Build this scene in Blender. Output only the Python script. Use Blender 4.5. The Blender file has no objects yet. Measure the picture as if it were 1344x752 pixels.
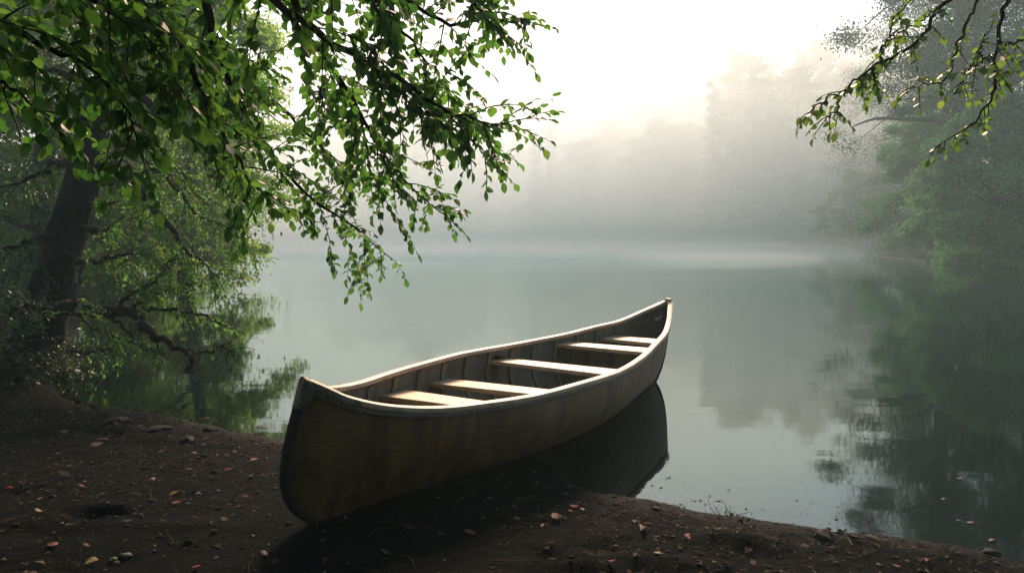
import bpy, math, random
import numpy as np
from mathutils import Vector, Matrix

# ------------------------------------------------------------------ camera, sky, sun, exposure
S = bpy.context.scene
COL = S.collection
F, HOR, CAMH = 904.2235, 307.0, 1.263          # focal length in photo pixels, horizon row, eye height
PITCH = math.atan((376 - HOR) / F)
cd = bpy.data.cameras.new("camera"); cam = bpy.data.objects.new("camera", cd); COL.objects.link(cam)
cam.location = (0, 0, CAMH); cam.rotation_euler = (math.pi/2 - PITCH, 0, 0)
cd.sensor_fit = 'HORIZONTAL'; cd.sensor_width = 36; cd.lens = F/1344*36
cd.clip_start = .05; cd.clip_end = 2000
S.camera = cam

SUN_EL, SUN_AZ = math.radians(36), math.radians(6)   # azimuth to the right of straight ahead (+Y)
w = bpy.data.worlds.new("World"); S.world = w; w.use_nodes = True
nt = w.node_tree
sky = nt.nodes.new('ShaderNodeTexSky'); sky.sky_type = 'NISHITA'; sky.sun_disc = False
sky.sun_elevation = SUN_EL; sky.sun_rotation = SUN_AZ
sky.air_density = 1.0; sky.dust_density = 0.6; sky.ozone_density = 3.0
bg = nt.nodes['Background']; bg.inputs['Strength'].default_value = .12
tint = nt.nodes.new('ShaderNodeMix'); tint.data_type = 'RGBA'; tint.blend_type = 'MULTIPLY'; tint.inputs[0].default_value = 1; tint.clamp_result = False
tint.inputs[7].default_value = (1.12, .97, .80, 1)      # thin warm overcast over the clear-sky model
nt.links.new(sky.outputs[0], tint.inputs[6]); nt.links.new(tint.outputs[2], bg.inputs['Color'])

sd = bpy.data.lights.new("sun", 'SUN'); so = bpy.data.objects.new("sun", sd); COL.objects.link(so)
sd.energy = 5.0; sd.angle = math.radians(19); sd.color = (1.0, .68, .48)
sdir = Vector((math.sin(SUN_AZ)*math.cos(SUN_EL), math.cos(SUN_AZ)*math.cos(SUN_EL), math.sin(SUN_EL)))
so.rotation_euler = sdir.to_track_quat('Z', 'Y').to_euler(); so.location = (0, 0, 60)

S.view_settings.view_transform = 'Standard'; S.view_settings.look = 'None'
S.view_settings.exposure = 0.88; S.view_settings.gamma = 1; S.view_settings.use_curve_mapping = False
c = S.cycles
c.use_denoising = True
try: c.denoiser = 'OPENIMAGEDENOISE'
except Exception: pass
c.max_bounces = 12; c.diffuse_bounces = 2; c.glossy_bounces = 3; c.transmission_bounces = 3
c.transparent_max_bounces = 8; c.volume_bounces = 10; c.sample_clamp_indirect = 6
c.caustics_reflective = False; c.caustics_refractive = False

# ------------------------------------------------------------------ helpers
rng = np.random.default_rng(7)
FWD = np.array([0, math.cos(PITCH), -math.sin(PITCH)]); UP = np.array([0, math.sin(PITCH), math.cos(PITCH)])
def at(px, py, D):
    """real place of something seen at a photo pixel, D metres ahead"""
    return np.array([0, 0, CAMH]) + D*(FWD + np.array([(px-672)/F, 0, 0]) + (376-py)/F*UP)

def tag(o, label=None, cat=None, group=None, kind=None):
    if label: o['label'] = label
    if cat: o['category'] = cat
    if group: o['group'] = group
    if kind: o['kind'] = kind
    return o
def empty(name, loc=(0, 0, 0), rot=(0, 0, 0)):
    o = bpy.data.objects.new(name, None); COL.objects.link(o); o.location = loc; o.rotation_euler = rot
    o.empty_display_size = .2
    return o
def mesh(name, V, Fc, mat, parent=None, smooth=True, matidx=None):
    me = bpy.data.meshes.new(name)
    V = np.asarray(V, dtype=np.float32)
    if isinstance(Fc, tuple):                       # (loop array, sizes)
        loops, sizes = Fc
        me.vertices.add(len(V)); me.vertices.foreach_set('co', V.ravel())
        me.loops.add(len(loops)); me.loops.foreach_set('vertex_index', loops.astype(np.int32))
        me.polygons.add(len(sizes))
        st = np.concatenate([[0], np.cumsum(sizes)[:-1]]).astype(np.int32)
        me.polygons.foreach_set('loop_start', st)
        me.update(calc_edges=True)
    else:
        me.from_pydata(V.tolist(), [], [list(map(int, f)) for f in Fc]); me.update()
    for m in (mat if isinstance(mat, (list, tuple)) else [mat]): me.materials.append(m)
    n = len(me.polygons)
    if smooth: me.polygons.foreach_set('use_smooth', np.ones(n, dtype=bool))
    if matidx is not None: me.polygons.foreach_set('material_index', np.asarray(matidx, dtype=np.int32))
    o = bpy.data.objects.new(name, me); COL.objects.link(o)
    if parent is not None: o.parent = parent
    return o
class MB:
    def __init__(s): s.V = []; s.F = []; s.n = 0
    def add(s, V, Fc):
        V = np.asarray(V, float); s.V.append(V); s.F += [tuple(i+s.n for i in f) for f in Fc]; s.n += len(V)
    def box(s, c, size, rot=None):
        v = np.array([[x, y, z] for x in (-.5, .5) for y in (-.5, .5) for z in (-.5, .5)])*np.array(size)
        if rot is not None: v = v@np.array(rot).T
        s.add(v+np.array(c), [(0, 1, 3, 2), (4, 6, 7, 5), (0, 4, 5, 1), (2, 3, 7, 6), (0, 2, 6, 4), (1, 5, 7, 3)])
    def tube(s, pts, rad, n=6, caps=True, wob=0.):
        pts = np.asarray(pts, float); k = len(pts); rad = np.broadcast_to(np.asarray(rad, float), (k,))
        T = np.gradient(pts, axis=0); T /= np.linalg.norm(T, axis=1)[:, None]+1e-12
        ref = np.array([0, 0, 1.]) if abs(T[0, 2]) < .9 else np.array([1., 0, 0])
        N = np.zeros_like(pts); v = ref
        for i in range(k):
            v = v - T[i]*np.dot(v, T[i]); v /= np.linalg.norm(v)+1e-12; N[i] = v
        B = np.cross(T, N)
        a = np.linspace(0, 2*np.pi, n, endpoint=False)
        r = rad[:, None]*(1+(wob*rng.normal(size=(k, n)) if wob else 0))
        V = pts[:, None]+r[..., None]*(np.cos(a)[None, :, None]*N[:, None]+np.sin(a)[None, :, None]*B[:, None])
        fs = [(i*n+j, i*n+(j+1) % n, (i+1)*n+(j+1) % n, (i+1)*n+j) for i in range(k-1) for j in range(n)]
        if caps: fs += [tuple(range(n))[::-1], tuple((k-1)*n+j for j in range(n))]
        s.add(V.reshape(-1, 3), fs)
    def build(s, name, mat, parent=None, smooth=True):
        return mesh(name, np.concatenate(s.V), s.F, mat, parent, smooth)
def smooth_line(P, n=24):
    """Catmull-Rom through P"""
    P = np.asarray(P, float)
    if len(P) == 2: return P[0]+(P[1]-P[0])*np.linspace(0, 1, n)[:, None]
    Q = np.vstack([2*P[0]-P[1], P, 2*P[-1]-P[-2]]); out = []
    t = np.linspace(0, len(P)-1, n)
    for x in t:
        i = min(int(x), len(P)-2); f = x-i; a, b, c_, d = Q[i:i+4]
        out.append(.5*((2*b)+(c_-a)*f+(2*a-5*b+4*c_-d)*f*f+(-a+3*b-3*c_+d)*f**3))
    return np.array(out)
_h = np.random.default_rng(3).random((256, 256))
def vnoise(x, y):
    xi = np.floor(x).astype(int); yi = np.floor(y).astype(int); fx = x-xi; fy = y-yi
    fx = fx*fx*(3-2*fx); fy = fy*fy*(3-2*fy)
    g = lambda a, b: _h[a % 256, b % 256]
    return (g(xi, yi)*(1-fx)+g(xi+1, yi)*fx)*(1-fy)+(g(xi, yi+1)*(1-fx)+g(xi+1, yi+1)*fx)*fy
def fbm(x, y, o=4):
    s = 0; a = .5
    for i in range(o): s = s+a*(vnoise(x*2**i+17*i, y*2**i+5*i)-.5); a *= .5
    return s

# ------------------------------------------------------------------ materials
def mat(name):
    m = bpy.data.materials.new(name); m.use_nodes = True; return m, m.node_tree.nodes, m.node_tree.links
def N(ns, t, **k):
    n = ns.new(t)
    for a, b in k.items():
        if a in n.inputs: n.inputs[a].default_value = b
        else: setattr(n, a, b)
    return n
def ramp(ns, stops):
    r = ns.new('ShaderNodeValToRGB'); e = r.color_ramp.elements
    while len(e) < len(stops): e.new(.5)
    for el, (p, col) in zip(e, stops): el.position = p; el.color = (*col, 1)
    return r
def leaf_mat(name, cols, trans, gloss=.35, tw=.5, rough=.38):
    m, ns, ln = mat(name)
    for n in list(ns):
        if n.type == 'BSDF_PRINCIPLED': ns.remove(n)
    out = ns['Material Output']
    g = ns.new('ShaderNodeNewGeometry')
    r = ramp(ns, [(i/(len(cols)-1), c_) for i, c_ in enumerate(cols)]); ln.new(g.outputs['Random Per Island'], r.inputs[0])
    p = N(ns, 'ShaderNodeBsdfPrincipled', Roughness=rough); p.inputs['Specular IOR Level'].default_value = gloss
    ln.new(r.outputs[0], p.inputs['Base Color'])
    t = ns.new('ShaderNodeBsdfTranslucent')
    mx = N(ns, 'ShaderNodeMix', data_type='RGBA', blend_type='MULTIPLY'); mx.inputs[0].default_value = 1
    ln.new(r.outputs[0], mx.inputs[6]); mx.inputs[7].default_value = (*trans, 1); mx.clamp_result = False
    ln.new(mx.outputs[2], t.inputs['Color'])
    s = N(ns, 'ShaderNodeMixShader', Fac=tw); ln.new(p.outputs[0], s.inputs[1]); ln.new(t.outputs[0], s.inputs[2])
    ln.new(s.outputs[0], out.inputs['Surface'])
    return m
LEAF_NEAR = leaf_mat('broad_leaf', [(.024, .062, .018), (.04, .095, .022), (.075, .135, .028), (.045, .11, .02), (.09, .125, .03)], (2.1, 2.7, 1.6), .3, .52)
LEAF_YOUNG = leaf_mat('young_leaf', [(.05, .10, .02), (.08, .15, .03), (.11, .17, .03)], (2.2, 2.3, 1.5), .4, .5)
LEAF_FINE = leaf_mat('fine_leaf', [(.03, .095, .025), (.055, .13, .035), (.10, .17, .04)], (2.6, 2.7, 1.6), .12, .65)
LEAF_MIST = leaf_mat('grove_leaf', [(.05, .10, .025), (.09, .15, .035), (.12, .17, .04)], (1.3, 1.45, .9), .08, .4, .6)
LEAF_BUSH = leaf_mat('bush_leaf', [(.05, .15, .055), (.09, .21, .075), (.13, .24, .08)], (1.5, 1.8, 1.3), .05, .35, .65)
LEAF_FAR = leaf_mat('forest_leaf', [(.035, .07, .025), (.05, .095, .03), (.07, .11, .035)], (1.2, 1.3, 1.0), .08, .35, .6)
LEAF_PALE = leaf_mat('pale_leaf', [(.10, .18, .04), (.14, .23, .05), (.17, .24, .055)], (2.4, 2.5, 1.4), .06, .6, .6)
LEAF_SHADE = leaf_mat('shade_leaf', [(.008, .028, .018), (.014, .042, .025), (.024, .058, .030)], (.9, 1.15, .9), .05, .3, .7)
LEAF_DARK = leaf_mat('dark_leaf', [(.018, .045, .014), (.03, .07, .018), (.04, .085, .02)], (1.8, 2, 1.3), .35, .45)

def bark(name, c1, c2, sc=14, bump=.6):
    m, ns, ln = mat(name); p = ns['Principled BSDF']; p.inputs['Roughness'].default_value = .9; p.inputs['Specular IOR Level'].default_value = .08
    tc = ns.new('ShaderNodeTexCoord'); mp = ns.new('ShaderNodeMapping'); mp.inputs['Scale'].default_value = (1, 1, .25)
    ln.new(tc.outputs['Object'], mp.inputs[0])
    n = N(ns, 'ShaderNodeTexNoise', Scale=sc, Detail=6); ln.new(mp.outputs[0], n.inputs['Vector'])
    r = ramp(ns, [(.3, c1), (.7, c2)]); ln.new(n.outputs[0], r.inputs[0]); ln.new(r.outputs[0], p.inputs['Base Color'])
    b = N(ns, 'ShaderNodeBump', Strength=bump, Distance=.02); ln.new(n.outputs[0], b.inputs['Height']); ln.new(b.outputs[0], p.inputs['Normal'])
    return m
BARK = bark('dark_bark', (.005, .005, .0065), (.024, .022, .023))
TWIG = bark('twig_bark', (.03, .02, .014), (.07, .05, .035), 40, .2)

def wood(name, c1, c2, c3, rough=.55, axis=0, sc=6):
    m, ns, ln = mat(name); p = ns['Principled BSDF']; p.inputs['Roughness'].default_value = rough
    tc = ns.new('ShaderNodeTexCoord'); mp = ns.new('ShaderNodeMapping')
    s = [10, 10, 10]; s[axis] = .8; mp.inputs['Scale'].default_value = s
    ln.new(tc.outputs['Object'], mp.inputs[0])
    n = N(ns, 'ShaderNodeTexNoise', Scale=sc, Detail=7, Distortion=.4); ln.new(mp.outputs[0], n.inputs['Vector'])
    n2 = N(ns, 'ShaderNodeTexNoise', Scale=4.5, Detail=5); ln.new(tc.outputs['Object'], n2.inputs['Vector'])
    r = ramp(ns, [(.25, c1), (.5, c2), (.78, c3)]); ln.new(n.outputs[0], r.inputs[0])
    r2 = ramp(ns, [(.35, (.45, .42, .38)), (.6, (1, 1, 1))]); ln.new(n2.outputs[0], r2.inputs[0])
    mx = N(ns, 'ShaderNodeMix', data_type='RGBA', blend_type='MULTIPLY'); mx.inputs[0].default_value = .35
    ln.new(r.outputs[0], mx.inputs[6]); ln.new(r2.outputs[0], mx.inputs[7]); ln.new(mx.outputs[2], p.inputs['Base Color'])
    b = N(ns, 'ShaderNodeBump', Strength=.35, Distance=.004); ln.new(n.outputs[0], b.inputs['Height']); ln.new(b.outputs[0], p.inputs['Normal'])
    return m
RAIL = wood('weathered_rail_wood', (.30, .21, .135), (.58, .44, .31), (.72, .58, .43), .5, 0)
SEATW = wood('seat_wood', (.34, .23, .14), (.60, .44, .29), (.72, .56, .39), .5, 1)
RIBW = wood('rib_wood', (.10, .082, .06), (.17, .14, .105), (.24, .20, .155), .7, 2)
FLOORW = wood('floor_board_wood', (.06, .05, .04), (.11, .095, .075), (.16, .14, .11), .75, 0)

def hull_mat(name, base, streak, dark, rough):
    m, ns, ln = mat(name); p = ns['Principled BSDF']
    tc = ns.new('ShaderNodeTexCoord')
    mp = ns.new('ShaderNodeMapping'); mp.inputs['Scale'].default_value = (9, 9, 1.1); ln.new(tc.outputs['Object'], mp.inputs[0])
    n1 = N(ns, 'ShaderNodeTexNoise', Scale=1.6, Detail=6, Roughness=.6); ln.new(mp.outputs[0], n1.inputs['Vector'])     # run-down stains
    mp2 = ns.new('ShaderNodeMapping'); mp2.inputs['Scale'].default_value = (1.2, 1.2, 26); ln.new(tc.outputs['Object'], mp2.inputs[0])
    n2 = N(ns, 'ShaderNodeTexNoise', Scale=2.5, Detail=6); ln.new(mp2.outputs[0], n2.inputs['Vector'])                  # fine lengthwise grain
    n3 = N(ns, 'ShaderNodeTexNoise', Scale=5, Detail=9, Roughness=.65); ln.new(tc.outputs['Object'], n3.inputs['Vector'])
    r1 = ramp(ns, [(.32, dark), (.5, base), (.72, streak)]); ln.new(n1.outputs[0], r1.inputs[0])
    r2 = ramp(ns, [(.3, (.62, .62, .62)), (.6, (1, 1, 1))]); ln.new(n2.outputs[0], r2.inputs[0])
    r3 = ramp(ns, [(.36, (.4, .38, .36)), (.52, (1, 1, 1)), (.75, (1.0, 1.0, 1.0))]); ln.new(n3.outputs[0], r3.inputs[0])
    a = N(ns, 'ShaderNodeMix', data_type='RGBA', blend_type='MULTIPLY'); a.inputs[0].default_value = .6
    ln.new(r1.outputs[0], a.inputs[6]); ln.new(r2.outputs[0], a.inputs[7])
    b = N(ns, 'ShaderNodeMix', data_type='RGBA', blend_type='MULTIPLY'); b.inputs[0].default_value = .7
    ln.new(a.outputs[2], b.inputs[6]); ln.new(r3.outputs[0], b.inputs[7]); ln.new(b.outputs[2], p.inputs['Base Color'])
    mp3 = ns.new('ShaderNodeMapping'); mp3.inputs['Scale'].default_value = (1.0, 1.0, 9); mp3.inputs['Rotation'].default_value = (0, .06, 0); ln.new(tc.outputs['Object'], mp3.inputs[0])
    n4 = N(ns, 'ShaderNodeTexNoise', Scale=7, Detail=10, Roughness=.75, Distortion=1.2); ln.new(mp3.outputs[0], n4.inputs['Vector'])
    r4 = ramp(ns, [(.60, (0, 0, 0)), (.66, (1, 1, 1))]); ln.new(n4.outputs[0], r4.inputs[0])
    r5 = ramp(ns, [(.345, (1, 1, 1)), (.39, (0, 0, 0))]); ln.new(n4.outputs[0], r5.inputs[0])
    c1 = N(ns, 'ShaderNodeMix', data_type='RGBA'); ln.new(r4.outputs[0], c1.inputs[0]); ln.new(b.outputs[2], c1.inputs[6]); c1.inputs[7].default_value = (streak[0]*1.7, streak[1]*1.7, streak[2]*1.8, 1)
    c2 = N(ns, 'ShaderNodeMix', data_type='RGBA'); ln.new(r5.outputs[0], c2.inputs[0]); ln.new(c1.outputs[2], c2.inputs[6]); c2.inputs[7].default_value = (dark[0]*.35, dark[1]*.35, dark[2]*.35, 1)
    ln.new(c2.outputs[2], p.inputs['Base Color'])
    rr = N(ns, 'ShaderNodeMapRange'); rr.inputs['To Min'].default_value = rough-.12; rr.inputs['To Max'].default_value = rough+.2
    ln.new(n3.outputs[0], rr.inputs[0]); ln.new(rr.outputs[0], p.inputs['Roughness'])
    ad = N(ns, 'ShaderNodeMath', operation='ADD'); ln.new(n2.outputs[0], ad.inputs[0]); ln.new(n3.outputs[0], ad.inputs[1])
    bp = N(ns, 'ShaderNodeBump', Strength=.35, Distance=.006); ln.new(ad.outputs[0], bp.inputs['Height']); ln.new(bp.outputs[0], p.inputs['Normal'])
    return m
HULL_OUT = hull_mat('hull_paint', (.150, .074, .019), (.24, .135, .048), (.060, .031, .011), .5)
HULL_IN = hull_mat('hull_inside', (.13, .115, .09), (.18, .16, .125), (.07, .06, .048), .65)
def plain(name, col, rough=.5, metal=0, nscale=30, var=.35, bump=.2):
    m, ns, ln = mat(name); p = ns['Principled BSDF']; p.inputs['Roughness'].default_value = rough; p.inputs['Metallic'].default_value = metal; p.inputs['Specular IOR Level'].default_value = .15
    tc = ns.new('ShaderNodeTexCoord'); n = N(ns, 'ShaderNodeTexNoise', Scale=nscale, Detail=5); ln.new(tc.outputs['Object'], n.inputs['Vector'])
    r = ramp(ns, [(.3, tuple(x*(1-var) for x in col)), (.7, tuple(x*(1+var) for x in col))]); ln.new(n.outputs[0], r.inputs[0]); ln.new(r.outputs[0], p.inputs['Base Color'])
    b = N(ns, 'ShaderNodeBump', Strength=bump, Distance=.004); ln.new(n.outputs[0], b.inputs['Height']); ln.new(b.outputs[0], p.inputs['Normal'])
    return m
BAND = plain('stem_band_rubber', (.020, .018, .016), .7)
CAP = plain('worn_cap_metal', (.20, .17, .135), .5, 0, 18, .5)
TAGM = plain('white_paint_flake', (.68, .63, .57), .6, 0, 20, .2)
IRON = plain('rusted_iron', (.03, .022, .02), .6)
STONE = plain('wet_stone', (.010, .009, .009), .8, 0, 12, .5, .5)

# ground: dark wet volcanic sand
m, ns, ln = mat('dark_sand'); GROUND = m; p = ns['Principled BSDF']
tc = ns.new('ShaderNodeTexCoord')
n1 = N(ns, 'ShaderNodeTexNoise', Scale=1.3, Detail=5); ln.new(tc.outputs['Object'], n1.inputs['Vector'])
n2 = N(ns, 'ShaderNodeTexNoise', Scale=125, Detail=4, Roughness=.75); ln.new(tc.outputs['Object'], n2.inputs['Vector'])
n3 = N(ns, 'ShaderNodeTexNoise', Scale=22, Detail=5, Roughness=.65); ln.new(tc.outputs['Object'], n3.inputs['Vector'])
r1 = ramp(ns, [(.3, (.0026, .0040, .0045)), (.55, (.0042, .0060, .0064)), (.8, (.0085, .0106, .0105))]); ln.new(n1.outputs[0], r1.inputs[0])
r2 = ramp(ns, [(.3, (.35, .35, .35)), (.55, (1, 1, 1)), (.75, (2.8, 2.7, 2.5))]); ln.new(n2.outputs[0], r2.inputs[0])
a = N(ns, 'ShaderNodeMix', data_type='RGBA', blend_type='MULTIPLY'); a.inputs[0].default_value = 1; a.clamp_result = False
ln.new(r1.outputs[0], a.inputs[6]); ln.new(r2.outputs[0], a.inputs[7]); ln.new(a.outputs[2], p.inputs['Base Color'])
ge = ns.new('ShaderNodeNewGeometry'); sx = ns.new('ShaderNodeSeparateXYZ'); ln.new(ge.outputs['Position'], sx.inputs[0])
wz = N(ns, 'ShaderNodeMath', operation='MULTIPLY_ADD'); wz.inputs[1].default_value = .022; ln.new(n3.outputs[0], wz.inputs[0]); ln.new(sx.outputs['Z'], wz.inputs[2])
wr_ = N(ns, 'ShaderNodeMapRange'); wr_.inputs['From Min'].default_value = .013; wr_.inputs['From Max'].default_value = .028; wr_.inputs['To Min'].default_value = .5; wr_.inputs['To Max'].default_value = .78
ln.new(wz.outputs[0], wr_.inputs[0]); ln.new(wr_.outputs[0], p.inputs['Roughness'])
ws_ = N(ns, 'ShaderNodeMapRange'); ws_.inputs['From Min'].default_value = .013; ws_.inputs['From Max'].default_value = .028; ws_.inputs['To Min'].default_value = .07; ws_.inputs['To Max'].default_value = .03
ln.new(wz.outputs[0], ws_.inputs[0]); ln.new(ws_.outputs[0], p.inputs['Specular IOR Level'])
b1 = N(ns, 'ShaderNodeBump', Strength=1.0, Distance=.03); ln.new(n2.outputs[0], b1.inputs['Height'])
b2 = N(ns, 'ShaderNodeBump', Strength=.7, Distance=.03); ln.new(n3.outputs[0], b2.inputs['Height']); ln.new(b1.outputs[0], b2.inputs['Normal'])
ln.new(b2.outputs[0], p.inputs['Normal'])

# water: mirror that clears where one looks down into it
m, ns, ln = mat('lake_water'); WATER = m; ns.remove(ns['Principled BSDF'])
tc = ns.new('ShaderNodeTexCoord'); mp = ns.new('ShaderNodeMapping'); mp.inputs['Scale'].default_value = (.55, 1.5, 1); ln.new(tc.outputs['Object'], mp.inputs[0])
n1 = N(ns, 'ShaderNodeTexNoise', Scale=2.2, Detail=3, Roughness=.45); ln.new(mp.outputs[0], n1.inputs['Vector'])
n2 = N(ns, 'ShaderNodeTexNoise', Scale=.22, Detail=2); ln.new(tc.outputs['Object'], n2.inputs['Vector'])
mm = N(ns, 'ShaderNodeMath', operation='MULTIPLY'); ln.new(n1.outputs[0], mm.inputs[0]); ln.new(n2.outputs[0], mm.inputs[1])
bp = N(ns, 'ShaderNodeBump', Strength=.10, Distance=.03); ln.new(mm.outputs[0], bp.inputs['Height'])
gl = N(ns, 'ShaderNodeBsdfGlossy', Roughness=.035); gl.inputs['Color'].default_value = (.76, .89, .88, 1); ln.new(bp.outputs[0], gl.inputs['Normal'])
tr = ns.new('ShaderNodeBsdfTransparent'); tr.inputs['Color'].default_value = (.42, .55, .50, 1)
fr = N(ns, 'ShaderNodeFresnel', IOR=1.5); ln.new(bp.outputs[0], fr.inputs['Normal'])
gain = N(ns, 'ShaderNodeMath', operation='MULTIPLY_ADD', use_clamp=True); gain.inputs[1].default_value = 1.1; gain.inputs[2].default_value = .02
ln.new(fr.outputs[0], gain.inputs[0])
mx = ns.new('ShaderNodeMixShader'); ln.new(gain.outputs[0], mx.inputs[0]); ln.new(tr.outputs[0], mx.inputs[1]); ln.new(gl.outputs[0], mx.inputs[2])
ln.new(mx.outputs[0], ns['Material Output'].inputs['Surface'])

def volume(name, col, dens, g):
    m, ns, ln = mat(name); ns.remove(ns['Principled BSDF'])
    v = ns.new('ShaderNodeVolumePrincipled'); v.inputs['Color'].default_value = (*col, 1); v.inputs['Density'].default_value = dens
    v.inputs['Anisotropy'].default_value = g
    ln.new(v.outputs[0], ns['Material Output'].inputs['Volume']); return m

# ------------------------------------------------------------------ terrain
SH = [(78, 510), (93, 524), (128, 536), (186, 540), (241, 552), (287, 562), (322, 571), (373, 578), (560, 604), (698, 624), (731, 628), (754, 640), (823, 654),
      (887, 664), (952, 675), (1049, 690), (1118, 702), (1176, 707), (1262, 722), (1344, 742)]
def ground0(px, py):
    d = FWD+np.array([(px-672)/F, 0, 0])+(376-py)/F*UP
    t = -CAMH/d[2]; return (np.array([0, 0, CAMH])+t*d)[:2]
near_shore = [ground0(*q) for q in SH]
LAKE = np.array([(-22, 48), (-18, 36), (-16.5, 30), (-13, 22), (-8.6, 14), (-6.0, 9.6), (-4.9, 7.4), (-4.2, 6.2)] + near_shore +
                [(2.6, 2.35), (4.5, 1.9), (9, .8), (18, 1.5), (25, 8), (26, 18), (22.5, 26), (20.6, 31), (20.5, 36), (22, 44), (21, 54), (16, 64), (6, 74), (-6, 78), (-16, 72), (-23, 60)], float)
def shore_dist(X, Y):
    """signed distance: + on land, - in the lake"""
    P = np.stack([X.ravel(), Y.ravel()], 1); best = np.full(len(P), 1e9); inside = np.zeros(len(P), bool)
    for i in range(len(LAKE)):
        a = LAKE[i]; b = LAKE[(i+1) % len(LAKE)]; ab = b-a
        t = np.clip(((P-a)@ab)/(ab@ab), 0, 1); dd = np.hypot(P[:, 0]-a[0]-t*ab[0], P[:, 1]-a[1]-t*ab[1]); best = np.minimum(best, dd)
        cr = ((a[1] > P[:, 1]) != (b[1] > P[:, 1]))
        xx = a[0]+(P[:, 1]-a[1])/(ab[1] if abs(ab[1]) > 1e-9 else 1e-9)*ab[0]
        inside ^= cr & (P[:, 0] < xx)
    return np.where(inside, -best, best).reshape(X.shape)
KA, KB = np.array([-.84, 2.62]), np.array([1.27, 5.90])      # keel line of the canoe on the ground
def height(X, Y):
    X = np.asarray(X, float); Y = np.asarray(Y, float)
    d = shore_dist(X, Y)
    d = d + .10*fbm(X*1.7, Y*1.7, 3) + .07*fbm(X*7, Y*7, 3)
    far = np.clip((Y-30)/25, 0, 1); left = np.clip((-X-3.6)/1.2, 0, 1)*np.clip((14-Y)/4, 0, 1)*np.clip((Y-4.6)/1.2, 0, 1)
    land = .058*np.minimum(d, 4)+(.07+.03*far)*np.maximum(d-3.2, 0)+left*.22*np.clip(d, 0, 2.5)
    z = np.where(d > 0, land, np.maximum(-.16*np.abs(d)-.0*d, -2.6))
    mask = np.clip(d/.4+.3, 0, 1)
    z = z+mask*(.055*fbm(X*1.1, Y*1.1, 3)+.036*fbm(X*5, Y*5, 3)+.020*fbm(X*24, Y*24, 3))
    ab = KB-KA; L2 = ab@ab; tt = np.clip(((X-KA[0])*ab[0]+(Y-KA[1])*ab[1])/L2, 0, 1)
    dk = np.hypot(X-KA[0]-tt*ab[0], Y-KA[1]-tt*ab[1])
    kz = .066-.133*tt
    w_ = np.exp(-(dk/.42)**2)*np.clip((.47-tt)/.10, 0, 1)
    z = z*(1-w_)+np.maximum(kz+.022, .012)*w_
    z = np.where(d > 0, np.maximum(z, .014*np.clip(d/.12, 0, 1)), z)
    # scuffed hollows and heaps, right of the bow, and a shallow dark pit on the left
    for (px, py, rx, ry, h) in [(735, 715, .16, .07, -.035), (745, 742, .15, .06, -.03), (790, 700, .11, .05, -.03), (850, 735, .14, .06, -.03), (700, 735, .1, .05, .02), (830, 715, .12, .05, .022),
                                (770, 728, .12, .04, .02), (905, 725, .16, .05, .02), (134, 667, .125, .055, -.075), (20, 640, .1, .06, -.03), (205, 566, .15, .07, .03), (145, 553, .16, .06, .03), (960, 693, .14, .07, .035),
                                (1000, 700, .12, .06, .025), (240, 690, .2, .06, .02), (60, 700, .25, .08, -.03)]:
        gx, gy = ground0(px, py)*.93
        q = ((X-gx)/rx)**2+((Y-gy)/ry)**2
        z = z+h*np.exp(-q**1.3)
    return z
def axis(segs):
    out = []
    for a, b, st in segs: out.append(np.arange(a, b, st))
    return np.concatenate(out+[[segs[-1][1]]])
gx = axis([(-130, -40, 9), (-40, -12, 2.5), (-12, -5, .3), (-5, -3.2, .06), (-3.2, 2.6, .02), (2.6, 5, .15), (5, 40, 2), (40, 130, 9)])
gy = axis([(-60, -6, 5), (-6, 1.2, .45), (1.2, 1.9, .06), (1.9, 4.4, .018), (4.4, 6.8, .05), (6.8, 12, .3), (12, 80, 2), (80, 150, 7)])
GX, GY = np.meshgrid(gx, gy); GZ = height(GX, GY)
nx, ny = len(gx), len(gy)
I = np.arange(nx*ny).reshape(ny, nx)
Q = np.stack([I[:-1, :-1], I[:-1, 1:], I[1:, 1:], I[1:, :-1]], -1).reshape(-1, 4)
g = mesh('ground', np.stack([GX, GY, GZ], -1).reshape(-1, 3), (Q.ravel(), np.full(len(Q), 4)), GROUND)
tag(g, 'dark wet sand shore rising from the lake', 'ground', kind='structure')

xs = np.array([-60, 60.]); 
wv = [(-45, .5, 0), (45, .5, 0), (45, 90, 0), (-45, 90, 0)]
wt = mesh('water', wv, [(0, 1, 2, 3)], WATER, smooth=False)
tag(wt, 'still grey green lake water mirroring mist and trees', 'lake', kind='structure')

def on_ground(px, py, lift=0.):
    d = FWD+np.array([(px-672)/F, 0, 0])+(376-py)/F*UP; o = np.array([0, 0, CAMH]); t = (-CAMH+.1)/d[2]
    for _ in range(12):
        p_ = o+t*d; z = max(float(height(np.array([p_[0]]), np.array([p_[1]]))[0]), 0.0); t = (z-CAMH)/d[2]
    p_ = o+t*d; p_[2] = z+lift; return p_

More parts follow.
